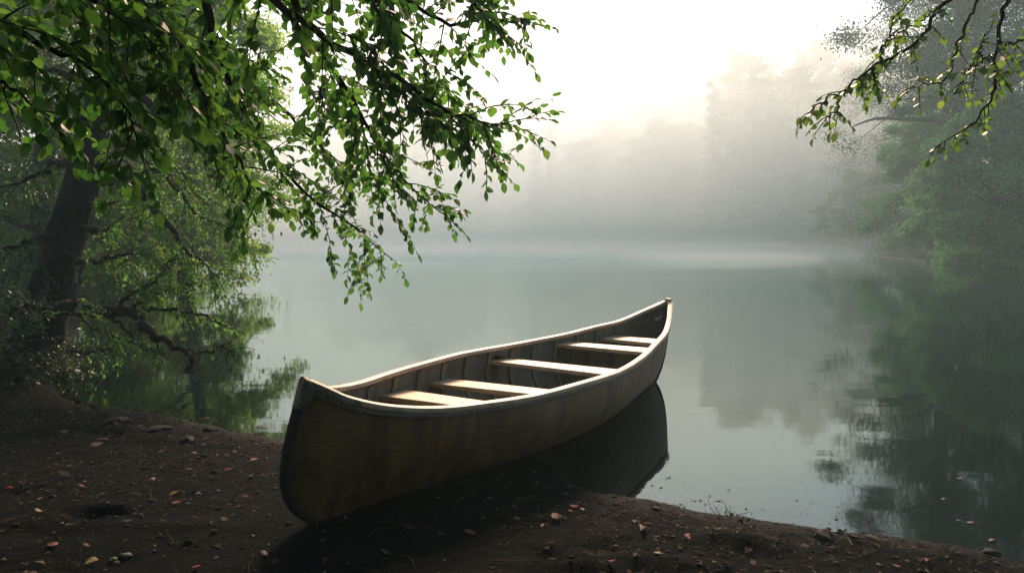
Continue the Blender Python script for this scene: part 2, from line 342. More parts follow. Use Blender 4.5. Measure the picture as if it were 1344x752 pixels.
# ------------------------------------------------------------------ the canoe
CL = 3.8906
KN = np.array([.05, .13, .25, .38, .5, .62, .75, .87, .95])
KBm = [0.0161, 0.0123, 0.0284, 0.016, 0.0062, -0.0114, -0.0315, -0.0164, -0.0198]
KZm = [-0.0272, -0.0152, 0.0157, 0.0314, 0.027, 0.0331, 0.024, -0.0163, -0.0013]
def kb(u, a):
    o = 0*u
    for k, v in zip(KN, a): o = o+v*np.exp(-((u-k)/(.06 if (k < .2 or k > .8) else .1))**2)
    return o*np.minimum(1, np.minimum(u, 1-u)/.03)
def beam(u):
    u = np.asarray(u, float); t = np.abs(2*u-1)
    return np.maximum(.4227*np.clip(1-t**1.8714, 0, 1)**.7334+kb(u, KBm), 0)
def sheer(u):
    u = np.asarray(u, float); t = np.abs(2*u-1)
    return np.where(u < .5, .4316+(.6295-.4316)*t**3.7333, .4316+(.7561-.4316)*t**2.219)+kb(u, KZm)
def sect(u, w):
    e = np.abs(2*np.asarray(u)-1)**2; m = 2.6-1.0*e; k = .5+.3*e
    return (1-(1-w)**m)**k*(1+.05*np.sin(np.pi*w)*(1-e))
def stem_b(w): return -.075*np.sin(np.pi*np.clip(w, 0, 1)**.85)*(1-w)**.15+.17*(1-w)**7
def stem_s(w): return -(-.045*np.sin(np.pi*np.clip(w, 0, 1)**.9)+.22*(1-w)**5)
def hullpt(u, side, w, inset=0.):
    """point on the hull; side -1 faces the camera, +1 the lake"""
    u = np.asarray(u, float); w = np.asarray(w, float)
    b = np.maximum(beam(u)*sect(u, w)-inset, 0); zs = sheer(u)
    fb = np.clip(1-u/.5, 0, 1)**1.6; fs = np.clip((u-.5)/.5, 0, 1)**1.6
    x = CL*u+stem_b(w)*fb+stem_s(w)*fs
    return np.stack(np.broadcast_arrays(x, side*b, zs*w+inset*(1-w)), -1)
canoe = empty('canoe', (-.8649, 2.6539, .0642), (.0917, .0343, .9888))
tag(canoe, 'old wooden canoe with plank seats, bow on dark sand and stern floating', 'canoe')
NU, NW = 96, 22
uu = .5-.5*np.cos(np.linspace(0, np.pi, NU)); ww = np.linspace(0, 1, NW)**1.3
def shell(inset, u0=0, u1=1):
    U_ = u0+(u1-u0)*uu
    rows = []
    for u in U_:
        a = hullpt(u, -1, ww[::-1], inset); b = hullpt(u, 1, ww[1:], inset); rows.append(np.vstack([a, b]))
    return np.array(rows)
A = shell(0); B = shell(.011, .012, .988)
K = 2*NW-1
V = np.vstack([A.reshape(-1, 3), B.reshape(-1, 3)]); Fc = []; mi = []
for i in range(NU-1):
    for j in range(K-1):
        a = i*K+j; Fc.append((a, a+1, a+K+1, a+K)); mi.append(0)
        a += NU*K; Fc.append((a, a+K, a+K+1, a+1)); mi.append(1)
    for j in (0, K-1):
        a = i*K+j; b = a+NU*K; Fc.append((a, a+K, b+K, b) if j == 0 else (a, b, b+K, a+K)); mi.append(1)
mesh('hull', V, Fc, [HULL_OUT, HULL_IN], canoe, True, mi)
def sweep(name, path, lat, wd, ht, mt, parent, up=np.array([0, 0, 1.]), r=.35):
    """bar of rounded rectangular section along a path; lat = sideways vectors"""
    path = np.asarray(path); k = len(path)
    prof = []
    for cx, cz, a0 in ((1, 1, 0), (-1, 1, 90), (-1, -1, 180), (1, -1, 270)):
        for a_ in (0, 45, 90):
            q = math.radians(a0+a_); rr = r*min(wd, ht)/2
            prof.append((cx*(wd/2-rr)+rr*math.cos(q), cz*(ht/2-rr)+rr*math.sin(q)))
    prof = np.array(prof); n = len(prof)
    T = np.gradient(path, axis=0); T /= np.linalg.norm(T, axis=1)[:, None]
    lat = lat-T*(lat*T).sum(1)[:, None]; lat /= np.linalg.norm(lat, axis=1)[:, None]
    nor = np.cross(T, lat); nor *= np.sign((nor@up))[:, None]+1e-9
    V = path[:, None]+prof[None, :, 0, None]*lat[:, None]+prof[None, :, 1, None]*nor[:, None]
    fs = [(i*n+j, i*n+(j+1) % n, (i+1)*n+(j+1) % n, (i+1)*n+j) for i in range(k-1) for j in range(n)]+[tuple(range(n))[::-1], tuple((k-1)*n+j for j in range(n))]
    return mesh(name, V.reshape(-1, 3), fs, mt, parent)
ug = .5-.5*np.cos(np.linspace(.02, np.pi-.02, 110))
for sd_ in (-1, 1):
    P = hullpt(ug, sd_, np.ones_like(ug)); P[:, 2] += .004
    P[:, 1] += -sd_*.004
    T = np.gradient(P, axis=0); lat = np.cross(np.array([0, 0, 1.]), T)
    lat[0] = lat[1]; lat /= np.linalg.norm(lat, axis=1)[:, None]
    o = sweep('gunwale', P, lat, .042, .024, RAIL, canoe)
    # the thin darker outer rub rail below
    P2 = hullpt(ug, sd_, np.full_like(ug, .962)); P2[:, 1] += sd_*.006
    sweep('rub_rail', P2, lat, .016, .022, RIBW, canoe)
# stem bands
wl = np.linspace(1, 0, 46)
keelrun = np.linspace(.012, .09, 8)
for end in (0, 1):
    x = stem_b(wl) if end == 0 else CL+stem_s(wl)
    z = sheer(np.array(float(end)))*wl
    P = np.stack([x, 0*x, z], 1)
    tail = np.stack([(x[-1]+keelrun*CL) if end == 0 else (x[-1]-keelrun*CL), 0*keelrun, -.002+0*keelrun], 1)
    P = np.vstack([P, tail])
    o = sweep('stem_band', P, np.tile([0, 1., 0], (len(P), 1)), .040 if end == 0 else .034, .026, BAND, canoe, up=np.array([-1., 0, -.3]) if end == 0 else np.array([1., 0, -.3]))
# worn metal cap folded over the top of the bow
mb = MB(); wc = np.linspace(1.0, .84, 9); rows = []
for k_, w_ in enumerate(wc):
    f = 1-k_/8; xx = float(stem_b(w_)); zz = float(sheer(0.0))*w_+.012*f; back = .065*f**1.3+.004
    uq = back/CL; hw = float(beam(uq)*sect(uq, w_))+.006+.008*f**2
    zb_ = float(sheer(uq))*w_+.010*f; rows.append([[xx+back, -hw, zb_], [xx-.012, -.021, zz], [xx-.0155, 0, zz], [xx-.012, .021, zz], [xx+back, hw, zb_]])
rows = np.array(rows).reshape(-1, 3)
mb.add(rows, [(i*5+j, i*5+j+1, (i+1)*5+j+1, (i+1)*5+j) for i in range(8) for j in range(4)]+[(0, 4, 3, 2, 1)])
o = mb.build('bow_cap', CAP, canoe); so_ = o.modifiers.new('s', 'SOLIDIFY'); so_.thickness = .003
# bow deck plate, wrapped over the tip
mb = MB(); ub = np.linspace(.0, .045, 8); rows = []
for k_, u in enumerate(ub):
    zz = float(sheer(u))+.020
    b_ = float(beam(u))+.016
    rows.append([[CL*u-.012, -b_, zz-.03], [CL*u-.012, -b_, zz-.004], [CL*u-.012, 0, zz+.004], [CL*u-.012, b_, zz-.004], [CL*u-.012, b_, zz-.03]])
rows = np.array(rows).reshape(-1, 3)
mb.add(rows, [(i*5+j, i*5+j+1, (i+1)*5+j+1, (i+1)*5+j) for i in range(7) for j in range(4)]+[(0, 1, 2, 3, 4), tuple(35+q for q in (4, 3, 2, 1, 0))])
mb.build('deck_plate', CAP, canoe)
# stern cap block
mb = MB(); zc = float(sheer(1.0)); mb.box((CL-.012, 0, zc+.012), (.055, .052, .034))
o = mb.build('stem_cap', RAIL, canoe, False); bv = o.modifiers.new('b', 'BEVEL'); bv.width = .006; bv.segments = 2
# plank seats: (front-edge u, back-edge u) on the lake side with depth below rail, then on the near side
SEATS = [(.200, .260, .094, .124, .222, .268, .035), (.326, .374, .122, .138, .345, .385, .035), (.482, .532, .072, .086, .535, .583, .032), (.674, .714, .052, .066, .722, .757, .032), (.808, .848, .092, .105, .800, .838, .04)]
for (f1, f2, d1, d2, n1_, n2_, dn) in SEATS:
    def sp(u, s, dr): 
        zs = float(sheer(u)); q = hullpt(u, s, (zs-dr)/zs, .013); return q
    fa, fb_ = sp(f1, 1, d1), sp(f2, 1, (d1+d2)/2); na, nb = sp(n1_, -1, dn), sp(n2_, -1, dn)
    top = []; nseg = 10
    for k_ in range(nseg+1):
        t = k_/nseg; top.append((fa*(1-t)+na*t, fb_*(1-t)+nb*t))
    V = []; 
    for a_, b_ in top:
        for q, dz in ((a_, 0), (b_, 0), (b_, -.026), (a_, -.026)): V.append(q+np.array([0, 0, dz]))
    fs = [(i*4+j, i*4+(j+1) % 4, (i+1)*4+(j+1) % 4, (i+1)*4+j) for i in range(nseg) for j in range(4)]+[(3, 2, 1, 0), tuple(nseg*4+j for j in range(4))]
    o = mesh('seat', V, fs, SEATW, canoe, False); bv = o.modifiers.new('b', 'BEVEL'); bv.width = .004; bv.segments = 2
# ribs
for k_ in range(13):
    u = .105+.0625*k_
    wr = np.concatenate([np.linspace(.965, 0, 26)**1.15, (np.linspace(0, .965, 26)**1.15)[1:]]); sg = np.array([1]*26+[-1]*25)
    ins = .016
    P = np.array([hullpt(u, s_, w_, ins) for s_, w_ in zip(sg, wr)])
    T = np.gradient(P, axis=0); lat = np.tile([1., 0, 0], (len(P), 1))
    T /= np.linalg.norm(T, axis=1)[:, None]; nor = np.cross(T, lat)
    n = 4; V = []
    for p_, nn in zip(P, nor):
        for a_, b_ in ((-.5, -1), (.5, -1), (.5, 1), (-.5, 1)): V.append(p_+np.array([a_*.034, 0, 0])+nn*b_*.007)
    fs = [(i*4+j, i*4+(j+1) % 4, (i+1)*4+(j+1) % 4, (i+1)*4+j) for i in range(len(P)-1) for j in range(4)]+[(3, 2, 1, 0), tuple((len(P)-1)*4+j for j in range(4))]
    mesh('rib', V, fs, RIBW, canoe, False)
# floor boards on the ribs
for y_ in (-.098, 0, .098):
    us = np.linspace(.23, .77, 30); P = np.stack([CL*us, y_*np.minimum(1, beam(us)/.35), .060+.02*np.abs(2*us-1)**2+0*us], 1)
    sweep('floor_board', P, np.tile([0, 1., 0], (len(P), 1)), .088, .012, FLOORW, canoe, r=.2)
# bulkhead under the fourth seat
wv_ = np.linspace(.12, .86, 16); u = .70
L_ = np.array([hullpt(u, 1, w_, .014) for w_ in wv_]); R_ = np.array([hullpt(u+.045, -1, w_, .014) for w_ in wv_])
V = []; 
for off in (-.008, .008): V += [q+np.array([off, 0, 0]) for q in np.vstack([L_, R_[::-1]])]
n = 32
mesh('bulkhead', V, [tuple(range(n)), tuple(range(2*n-1, n-1, -1))]+[(i, n+i, n+(i+1) % n, (i+1) % n) for i in range(n)], HULL_IN, canoe, False)
# flaked white paint patch inside the stern, iron fitting at the third seat
q = hullpt(.962, 1, .84, .016); q2 = hullpt(.985, 1, .86, .016)
mb = MB(); e = (q2-q); pts = [(0, 0), (.25, .02), (.5, .006), (1, .004), (.95, -.012), (.62, -.014), (.52, -.032), (.44, -.014), (.2, -.004)]
V = [q+e*a_+np.array([0, 0, b_]) for a_, b_ in pts]; V += [v+np.array([0, .006, 0]) for v in V]; n = len(pts)
mb.add(V, [tuple(range(n))[::-1], tuple(range(n, 2*n))]+[(i, (i+1) % n, n+(i+1) % n, n+i) for i in range(n)])
mb.build('paint_patch', TAGM, canoe, False)
mb = MB(); q = hullpt(.505, 1, .88, .028); mb.box(q, (.06, .02, .022)); mb.tube([q+np.array([-.015, 0, 0]), q+np.array([-.02, -.03, .01])], .009, 8); mb.tube([q+np.array([.02, 0, 0]), q+np.array([.022, -.026, -.006])], .007, 8)
mb.build('iron_fitting', IRON, canoe)
# a loose board on the canoe floor
Mc = Matrix.LocRotScale(canoe.location, canoe.rotation_euler, None)
def cw(p): return np.array(Mc @ Vector(p))
a_, b_ = cw((CL*.52, .02, .082)), cw((CL*.64, .13, .165))
mb = MB(); dv = (b_-a_); ln_ = np.linalg.norm(dv); dv /= ln_; sv = np.cross([0, 0, 1], dv); sv /= np.linalg.norm(sv); uv = np.cross(dv, sv)
mb.box((a_+b_)/2, (ln_, .13, .014), np.stack([dv, sv, uv], 1))
o = mb.build('loose_board', RIBW, None, False); bv = o.modifiers.new('b', 'BEVEL'); bv.width = .003; bv.segments = 2
tag(o, 'short grey loose board lying inside the canoe below the middle seat', 'board')

# ------------------------------------------------------------------ foliage tools
LT = np.array([[0, 0, 0], [.22, .36, .05], [.22, 0, 0], [.22, -.36, .05], [.52, .47, .06], [.52, 0, -.01], [.52, -.47, .06], [.80, .28, .02], [.80, 0, -.04], [.80, -.28, .02], [1, 0, -.10]])
LF = [(0, 2, 1), (0, 3, 2), (1, 2, 5, 4), (2, 3, 6, 5), (4, 5, 8, 7), (5, 6, 9, 8), (7, 8, 10), (8, 9, 10)]
ST = np.array([[0, 0, 0], [.45, .42, .05], [.5, 0, -.02], [.45, -.42, .05], [1, 0, -.06]]); SF = [(0, 2, 1), (0, 3, 2), (1, 2, 4), (2, 3, 4)]
QT = np.array([[0, 0, 0], [.5, .42, .06], [1, 0, -.08], [.5, -.42, .06]]); QF = [(0, 3, 2, 1)]
def leaves(name, P, D, Nn, L, W, mt, parent, kind='full'):
    """many leaves in one mesh: base points P, directions D, face normals Nn, lengths L, width ratio W"""
    T, Fs = {'full': (LT, LF), 'small': (ST, SF), 'quad': (QT, QF)}[kind]
    P = np.asarray(P, float); D = np.asarray(D, float); Nn = np.asarray(Nn, float)
    D = D/(np.linalg.norm(D, axis=1)[:, None]+1e-9)
    Nn = Nn-D*(Nn*D).sum(1)[:, None]; Nn /= np.linalg.norm(Nn, axis=1)[:, None]+1e-9
    Sd = np.cross(Nn, D); n = len(P); L = np.broadcast_to(L, (n,)); W = np.broadcast_to(W, (n,))
    curl = rng.normal(1, .8, n)
    V = P[:, None]+L[:, None, None]*(T[None, :, 0, None]*D[:, None]+(T[None, :, 1, None]*W[:, None, None])*Sd[:, None]+(T[None, :, 2]*curl[:, None])[..., None]*Nn[:, None])
    k = len(T); lp = np.concatenate([np.array(f) for f in Fs]); sz = np.array([len(f) for f in Fs])
    loops = (lp[None]+(np.arange(n)*k)[:, None]).ravel(); sizes = np.tile(sz, n)
    return mesh(name, V.reshape(-1, 3), (loops, sizes), mt, parent, True)
def rnd(n): 
    v = rng.normal(size=(n, 3)); return v/np.linalg.norm(v, axis=1)[:, None]
class Spray:
    """twigs with leaves grown along a branch"""
    def __init__(s, mb): s.tw = mb; s.P = []; s.D = []; s.N = []; s.L = []
    def twig(s, p, d, length, leaf, r=.0022, droop=.5, step=None, depth=1, wild=.25):
        n = 7; pts = [p]; d = d/np.linalg.norm(d)
        for i in range(n):
            d = d+np.array([0, 0, -droop/n])+rng.normal(size=3)*wild/n*1.6; d /= np.linalg.norm(d); pts.append(pts[-1]+d*length/n)
        pts = np.array(pts); s.tw.tube(pts, np.linspace(r, r*.35, n+1), 4, False)
        step = step or leaf*.42; m = max(2, int(length/step)); side = 1
        for i in range(m):
            t = (i+.6+rng.uniform(-.2, .2))/m; x = t*n; j = min(int(x), n-1); q = pts[j]+(pts[j+1]-pts[j])*(x-j); T = pts[j+1]-pts[j]; T /= np.linalg.norm(T)
            sv = np.cross(T, [0, 0, 1]); sv /= np.linalg.norm(sv)+1e-6; side = -side
            ld = T*rng.uniform(.3, .9)+sv*side*rng.uniform(.5, 1.1)+np.array([0, 0, -rng.uniform(.0, .8)])+rng.normal(size=3)*.25
            s.P.append(q); s.D.append(ld); s.N.append(np.array([0, 0, 1.])+rng.normal(size=3)*.45+T*.3); s.L.append(leaf*rng.uniform(.45, 1.12)*(1-.3*t))
        s.P.append(pts[-1]); s.D.append(d+np.array([0, 0, -.3])); s.N.append(np.array([0, 0, 1.])+rng.normal(size=3)*.4); s.L.append(leaf*rng.uniform(.6, .9))
        if depth > 0:
            for _ in range(rng.integers(1, 4)):
                j = rng.integers(1, n-1); dd = (pts[j+1]-pts[j]); dd /= np.linalg.norm(dd); dd = dd+rnd(1)[0]*.7
                s.twig(pts[j], dd, length*rng.uniform(.35, .6), leaf*.92, r*.7, droop, step, depth-1, wild)
    def along(s, path, n, length, leaf, t0=.15, t1=1., spread=.9, droop=.6, depth=1, down=0.):
        path = np.asarray(path); k = len(path)
        for i in range(n):
            t = t0+(t1-t0)*(i+rng.random())/n; x = t*(k-1); j = min(int(x), k-2); q = path[j]+(path[j+1]-path[j])*(x-j)
            T = path[j+1]-path[j]; T /= np.linalg.norm(T)
            d = T*.75+rnd(1)[0]*spread+np.array([0, 0, -down])
            s.twig(q, d, length*rng.uniform(.55, 1.2), leaf*rng.uniform(.85, 1.1), .0025, droop, None, depth)
        T = path[-1]-path[-2]; s.twig(path[-1], T, length*.7, leaf*.9, .002, droop, None, 0)
    def finish(s, parent, mt, wr=(.78, 1.0), kind='full', tw=None):
        return leaves('foliage', s.P, s.D, s.N, np.array(s.L), rng.uniform(*wr, len(s.P)), mt, parent, kind)

# ------------------------------------------------------------------ overhanging tree on the near left (trunk just outside the picture)
def zg(x, y): return float(height(np.array([x]), np.array([y]))[0])
t1 = empty('overhanging_tree', (-2.7, .9, zg(-2.7, .9)))
tag(t1, 'near broadleaf tree whose leafy boughs hang over the upper left above the canoe', 'tree')
base = np.array(t1.location)
def rel(P): return np.asarray(P)-base
trunk = smooth_line([base+[0, 0, -.1], base+[.05, .03, .8], base+[.2, .1, 1.7], base+[.35, .3, 2.6], base+[.5, .5, 3.6], base+[.6, .6, 5.0]], 20)
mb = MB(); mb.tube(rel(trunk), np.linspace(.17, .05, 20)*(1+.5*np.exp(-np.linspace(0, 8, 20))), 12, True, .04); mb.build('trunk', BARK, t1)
crotch = trunk[12]; crotch2 = trunk[9]
BOUGHS = [  # (image points with their distances), twig count, twig length, leaf length
    ([(150, -90, 1.6), (264, -5, 1.95), (277, 50, 2.1), (300, 100, 2.25), (326, 160, 2.45), (359, 206, 2.6), (410, 261, 2.9), (465, 298, 3.1), (512, 338, 3.3)], 46, .26, .062, .014),
    ([(250, -110, 1.6), (360, 0, 1.9), (408, 56, 2.1), (455, 118, 2.3), (475, 162, 2.45), (486, 230, 2.6)], 34, .30, .066, .013),
    ([(320, -60, 1.7), (400, 30, 1.9), (463, 70, 1.98), (527, 106, 2.05), (567, 134, 2.1), (620, 157, 2.15), (655, 166, 2.2)], 40, .24, .062, .011),
    ([(430, -70, 1.8), (520, -10, 1.95), (590, 32, 2.05), (635, 22, 2.1), (655, 14, 2.12)], 26, .20, .060, .008),
    ([(500, -90, 1.9), (580, -30, 2.05), (640, 22, 2.1), (695, 30, 2.15)], 12, .15, .056, .007),
    ([(540, 112, 2.07), (585, 150, 2.2), (608, 172, 2.3), (632, 200, 2.35), (652, 222, 2.4)], 14, .13, .058, .005),
    ([(440, 100, 2.25), (490, 180, 2.5), (528, 233, 2.6), (560, 265, 2.65), (585, 280, 2.7)], 16, .14, .056, .006),
    ([(455, 118, 2.3), (500, 200, 2.5), (515, 240, 2.55)], 10, .14, .054, .005),
    ([(60, -120, 1.3), (130, -40, 1.5), (190, 10, 1.65), (240, 60, 1.8), (262, 120, 1.9), (300, 190, 2.05), (325, 235, 2.2), (345, 252, 2.25)], 34, .24, .062, .011),
    ([(-120, -60, 1.2), (-30, 20, 1.45), (50, 55, 1.6), (110, 85, 1.7), (150, 120, 1.78), (180, 165, 1.82)], 30, .26, .068, .010),
    ([(-60, -140, 1.2), (40, -60, 1.4), (110, -10, 1.55), (170, 30, 1.65), (210, 70, 1.75)], 26, .26, .066, .010),
    ([(380, -120, 1.6), (450, -40, 1.8), (520, 30, 2.0), (560, 80, 2.15), (590, 120, 2.3)], 26, .24, .060, .008),
    ([(300, 105, 2.25), (340, 120, 2.5), (400, 170, 2.8), (445, 215, 3.0), (470, 245, 3.2)], 22, .26, .060, .008),
    ([(-160, 60, 1.3), (-60, 90, 1.5), (10, 110, 1.65), (60, 150, 1.75)], 14, .22, .066, .009),
]
for k_, (pts, n, tl, lf, r0) in enumerate(BOUGHS):
    P = [at(*q) for q in pts]
    if pts[0][1] < 0 or pts[0][0] < 0:
        st = crotch if k_ % 2 else crotch2
        P = [st, st*.45+P[0]*.55+np.array([0, 0, .12])]+P; r0b = r0*1.5
    else: r0b = r0
    path = smooth_line(P, 34); path[1:-1] += rng.normal(size=(32, 3))*.004
    mb = MB(); mb.tube(rel(path), np.linspace(r0b, .0022, 34), 7, True, .05)
    sp_ = Spray(mb); sp_.along(rel(path), int(n*.95), tl*.95, lf*.82, .30 if r0b > r0 else .08, 1., .95, .42, 1, .05)
    b = mb.build('branch', BARK, t1); sp_.finish(b, LEAF_NEAR, (.55, .82))
# crown above the picture: it is what shades the shore
n = 2600; cc = np.array([.7, .5, 3.4]); P = cc+rnd(n)*np.array([2.5, 1.9, 1.5])*rng.random((n, 1))**.4
P = P[P[:, 2] > 1.9]
n = len(P)
leaves('foliage', P, rnd(n)+[0, 0, -.5], rnd(n)*.5+[0, 0, 1], rng.uniform(.12, .26, n), .9, LEAF_NEAR, t1, 'small')

# ------------------------------------------------------------------ overhanging tree on the near right (trunk outside the picture)
t2 = empty('overhanging_tree', (3.6, 1.1, zg(3.6, 1.1)))
tag(t2, 'near tree with sparse small-leaved branches reaching in at the upper right', 'tree')
base = np.array(t2.location)
trunk = smooth_line([base+[0, 0, -.1], base+[-.05, .1, 1], base+[-.2, .3, 2.2], base+[-.3, .5, 3.2], base+[-.3, .6, 4.6]], 18)
mb = MB(); mb.tube(rel(trunk), np.linspace(.13, .04, 18), 10, True, .04); mb.build('trunk', BARK, t2)
RB = [
    ([(1330, -60, 2.5), (1245, 0, 2.45), (1226, 24, 2.42), (1213, 45, 2.4), (1184, 68, 2.4), (1154, 84, 2.38), (1133, 96, 2.36), (1104, 121, 2.34), (1082, 133, 2.32), (1060, 149, 2.3)], 22, .0085, 1),
    ([(1154, 84, 2.38), (1157, 64, 2.38), (1168, 48, 2.38), (1172, 29, 2.38), (1194, 3, 2.4), (1205, -20, 2.42)], 12, .004, 0),
    ([(1250, -8, 2.45), (1237, 8, 2.44), (1199, 32, 2.42), (1168, 49, 2.4)], 7, .005, 0),
    ([(1146, 90, 2.37), (1147, 100, 2.37), (1148, 112, 2.37)], 5, .003, 0),
    ([(1102, 122, 2.34), (1096, 146, 2.34), (1080, 162, 2.33)], 4, .003, 0),
    ([(1330, -90, 2.8), (1285, 0, 2.75), (1266, 32, 2.72), (1258, 56, 2.7), (1253, 77, 2.7), (1243, 101, 2.7), (1226, 110, 2.68), (1205, 112, 2.66), (1188, 119, 2.65)], 16, .007, 1),
    ([(1345, -80, 2.7), (1323, 0, 2.7), (1314, 29, 2.7), (1310, 58, 2.7), (1303, 80, 2.7), (1306, 114, 2.7), (1298, 136, 2.7), (1279, 160, 2.68), (1253, 178, 2.66), (1232, 196, 2.65)], 22, .0105, 1),
    ([(1306, 74, 2.7), (1290, 80, 2.68), (1275, 92, 2.66), (1261, 114, 2.65), (1252, 124, 2.65)], 9, .004, 0),
    ([(1311, 61, 2.7), (1330, 56, 2.72), (1352, 52, 2.75)], 7, .004, 0),
    ([(1306, 109, 2.7), (1322, 96, 2.72), (1348, 78, 2.75)], 9, .004, 0),
    ([(1300, 82, 2.7), (1285, 70, 2.7), (1290, 58, 2.7), (1300, 40, 2.7)], 6, .003, 0),
]
for k_, (pts, n, r0, main) in enumerate(RB):
    P = [at(*q) for q in pts]
    if main: P = [trunk[11], trunk[11]*.4+P[0]*.6+np.array([0, 0, .15])]+P
    path = smooth_line(P, 40); path[1:-1] += rng.normal(size=(38, 3))*.005
    mb = MB(); mb.tube(rel(path), np.linspace(r0*(1.15 if main else .9), .0016, 40), 7, True, .06)
    sp_ = Spray(mb); sp_.along(rel(path), max(4, int(n*.9)), .085, .041, .40 if main else .1, 1., .8, .6, 0, .25)
    b = mb.build('branch', BARK, t2); sp_.finish(b, LEAF_YOUNG, (.6, .9))
n = 900; P = np.array([-.1, .7, 3.6])+rnd(n)*np.array([1.5, 1.5, 1.2])*rng.random((n, 1))**.4
P = P[P[:, 2] > 2.4]; n = len(P)
leaves('foliage', P, rnd(n)+[0, 0, -.5], rnd(n)*.5+[0, 0, 1], rng.uniform(.10, .2, n), .9, LEAF_YOUNG, t2, 'small')

# ------------------------------------------------------------------ leaning tree on the left bank
TD = 6.3
bz_ = on_ground(46, 468)
t3 = empty('leaning_tree', tuple(at(48, 466, TD)))
tag(t3, 'dark leaning trunk on the left bank with limbs drooping over the water', 'tree')
base = np.array(t3.location)
def A3(l, dd=0.): return [at(q[0], q[1], TD+(q[2] if len(q) > 2 else 0)+dd) for q in l]
tr_ = smooth_line(A3([(34, 520), (46, 466), (62, 400), (76, 350), (92, 290), (108, 235), (122, 180), (135, 130), (150, 80), (165, 20), (178, -60), (188, -150), (200, -260)]), 36)
rad = np.interp(np.linspace(0, 1, 36), [0, .1, .25, .5, .75, 1], [.33, .215, .165, .13, .10, .05])
mb = MB(); mb.tube(rel(tr_), rad, 14, True, .05)
for a_ in (-2.4, -1.5, -.7):      # root flare
    p0 = tr_[3]; dv = np.array([math.cos(a_), math.sin(a_), 0])
    q = p0+dv*.62; q[2] = max(zg(q[0], q[1]), -.25)-.04
    mb.tube(rel(smooth_line([p0+[0, 0, .12], p0+dv*.26+[0, 0, -.12], q], 8)), np.linspace(.11, .03, 8), 8, True, .06)
mb.build('trunk', BARK, t3)
LIMBS = [  # points, radius, twigs, twig length, leaf
    ([(130, 225), (150, 218, -.1), (165, 230, -.2), (178, 240, -.3), (197, 269, -.5), (216, 291, -.7), (242, 323, -.8), (268, 348, -.9), (285, 362, -1)], .055, 46, .42, .036),
    ([(119, 240), (140, 238, .2), (168, 236, .4), (200, 225, .6), (240, 240, .8), (275, 270, 1)], .04, 44, .5, .036),
    ([(107, 300), (125, 302), (143, 298, .3), (165, 283, .6), (190, 278, .9)], .035, 16, .35, .036),
    ([(112, 215), (92, 213, .3), (70, 218, .5), (45, 232, .6), (5, 245, .8), (-60, 260, 1)], .05, 40, .45, .045),
    ([(116, 270), (135, 268), (162, 267, .4), (200, 275, .8)], .025, 16, .35, .036),
    ([(140, 120), (179, 122, .2), (213, 151, .3), (251, 170, .3), (287, 184, .3), (310, 215, .3), (325, 260, .3)], .05, 50, .5, .038),
    ([(170, 200, .5), (210, 225, .6), (242, 259, .5), (258, 279, .5), (283, 291, .4), (309, 304, .4), (332, 336, .4)], .022, 26, .32, .034),
    ([(130, 150), (110, 120, .4), (80, 95, .8), (40, 85, 1), (-20, 95, 1.2)], .05, 40, .5, .048),
    ([(155, 60), (200, 60, .3), (240, 85, .5), (270, 110, .6), (300, 150, .7)], .05, 46, .55, .04),
    ([(160, 30), (130, -10, .4), (80, -20, .8), (20, 0, 1)], .05, 36, .6, .045),
    ([(95, 290), (70, 310, -.2), (40, 318, -.4), (0, 330, -.6), (-50, 350, -.8)], .04, 30, .42, .045),
    ([(85, 330), (110, 345, -.4), (140, 340, -.6), (170, 335, -.8), (195, 335, -.9)], .03, 26, .35, .044),
    ([(64, 408), (92, 405, -.2), (130, 408, -.4), (170, 408, -.6), (182, 418, -.7), (195, 435, -.8), (220, 450, -.9), (243, 462, -.95), (252, 470, -.95)], .075, 0, .3, .045),
    ([(165, 408, -.6), (195, 392, -.7), (225, 378, -.8), (250, 372, -.8)], .02, 22, .28, .042),
    ([(172, 410, -.6), (210, 405, -.7), (245, 408, -.8), (275, 420, -.9), (298, 427, -.9)], .02, 26, .26, .042),
    ([(150, 408, -.5), (175, 385, -.8), (200, 370, -1), (225, 345, -1), (232, 335, -1)], .018, 16, .22, .042),
    ([(130, 408, -.4), (150, 420, -.6), (170, 440, -.9), (185, 455, -1.1), (205, 470, -1.2)], .016, 14, .22, .042),
    ([(60, 455), (110, 462, -.3), (150, 456, -.5), (175, 445, -.6), (190, 435, -.7)], .025, 16, .28, .042),
    ([(110, 350, -.3), (100, 400, -.8), (120, 430, -1.0), (160, 445, -1.2)], .02, 20, .3, .042),
    ([(70, 380), (45, 395, -.6), (20, 405, -.9), (-20, 420, -1.1)], .035, 30, .4, .046),
    ([(243, 462, -.95), (262, 463, -.95), (280, 460, -.95), (292, 453, -.95), (303, 451, -.95)], .010, 0, 0, 0),
    ([(290, 454, -.95), (300, 460, -.95), (306, 466, -.95)], .005, 0, 0, 0),
    ([(252, 470, -.95), (250, 480, -.95), (244, 490, -.95)], .018, 0, 0, 0),
    ([(195, 435, -.8), (205, 450, -.8), (212, 462, -.8), (215, 474, -.8)], .012, 0, 0, 0),
]
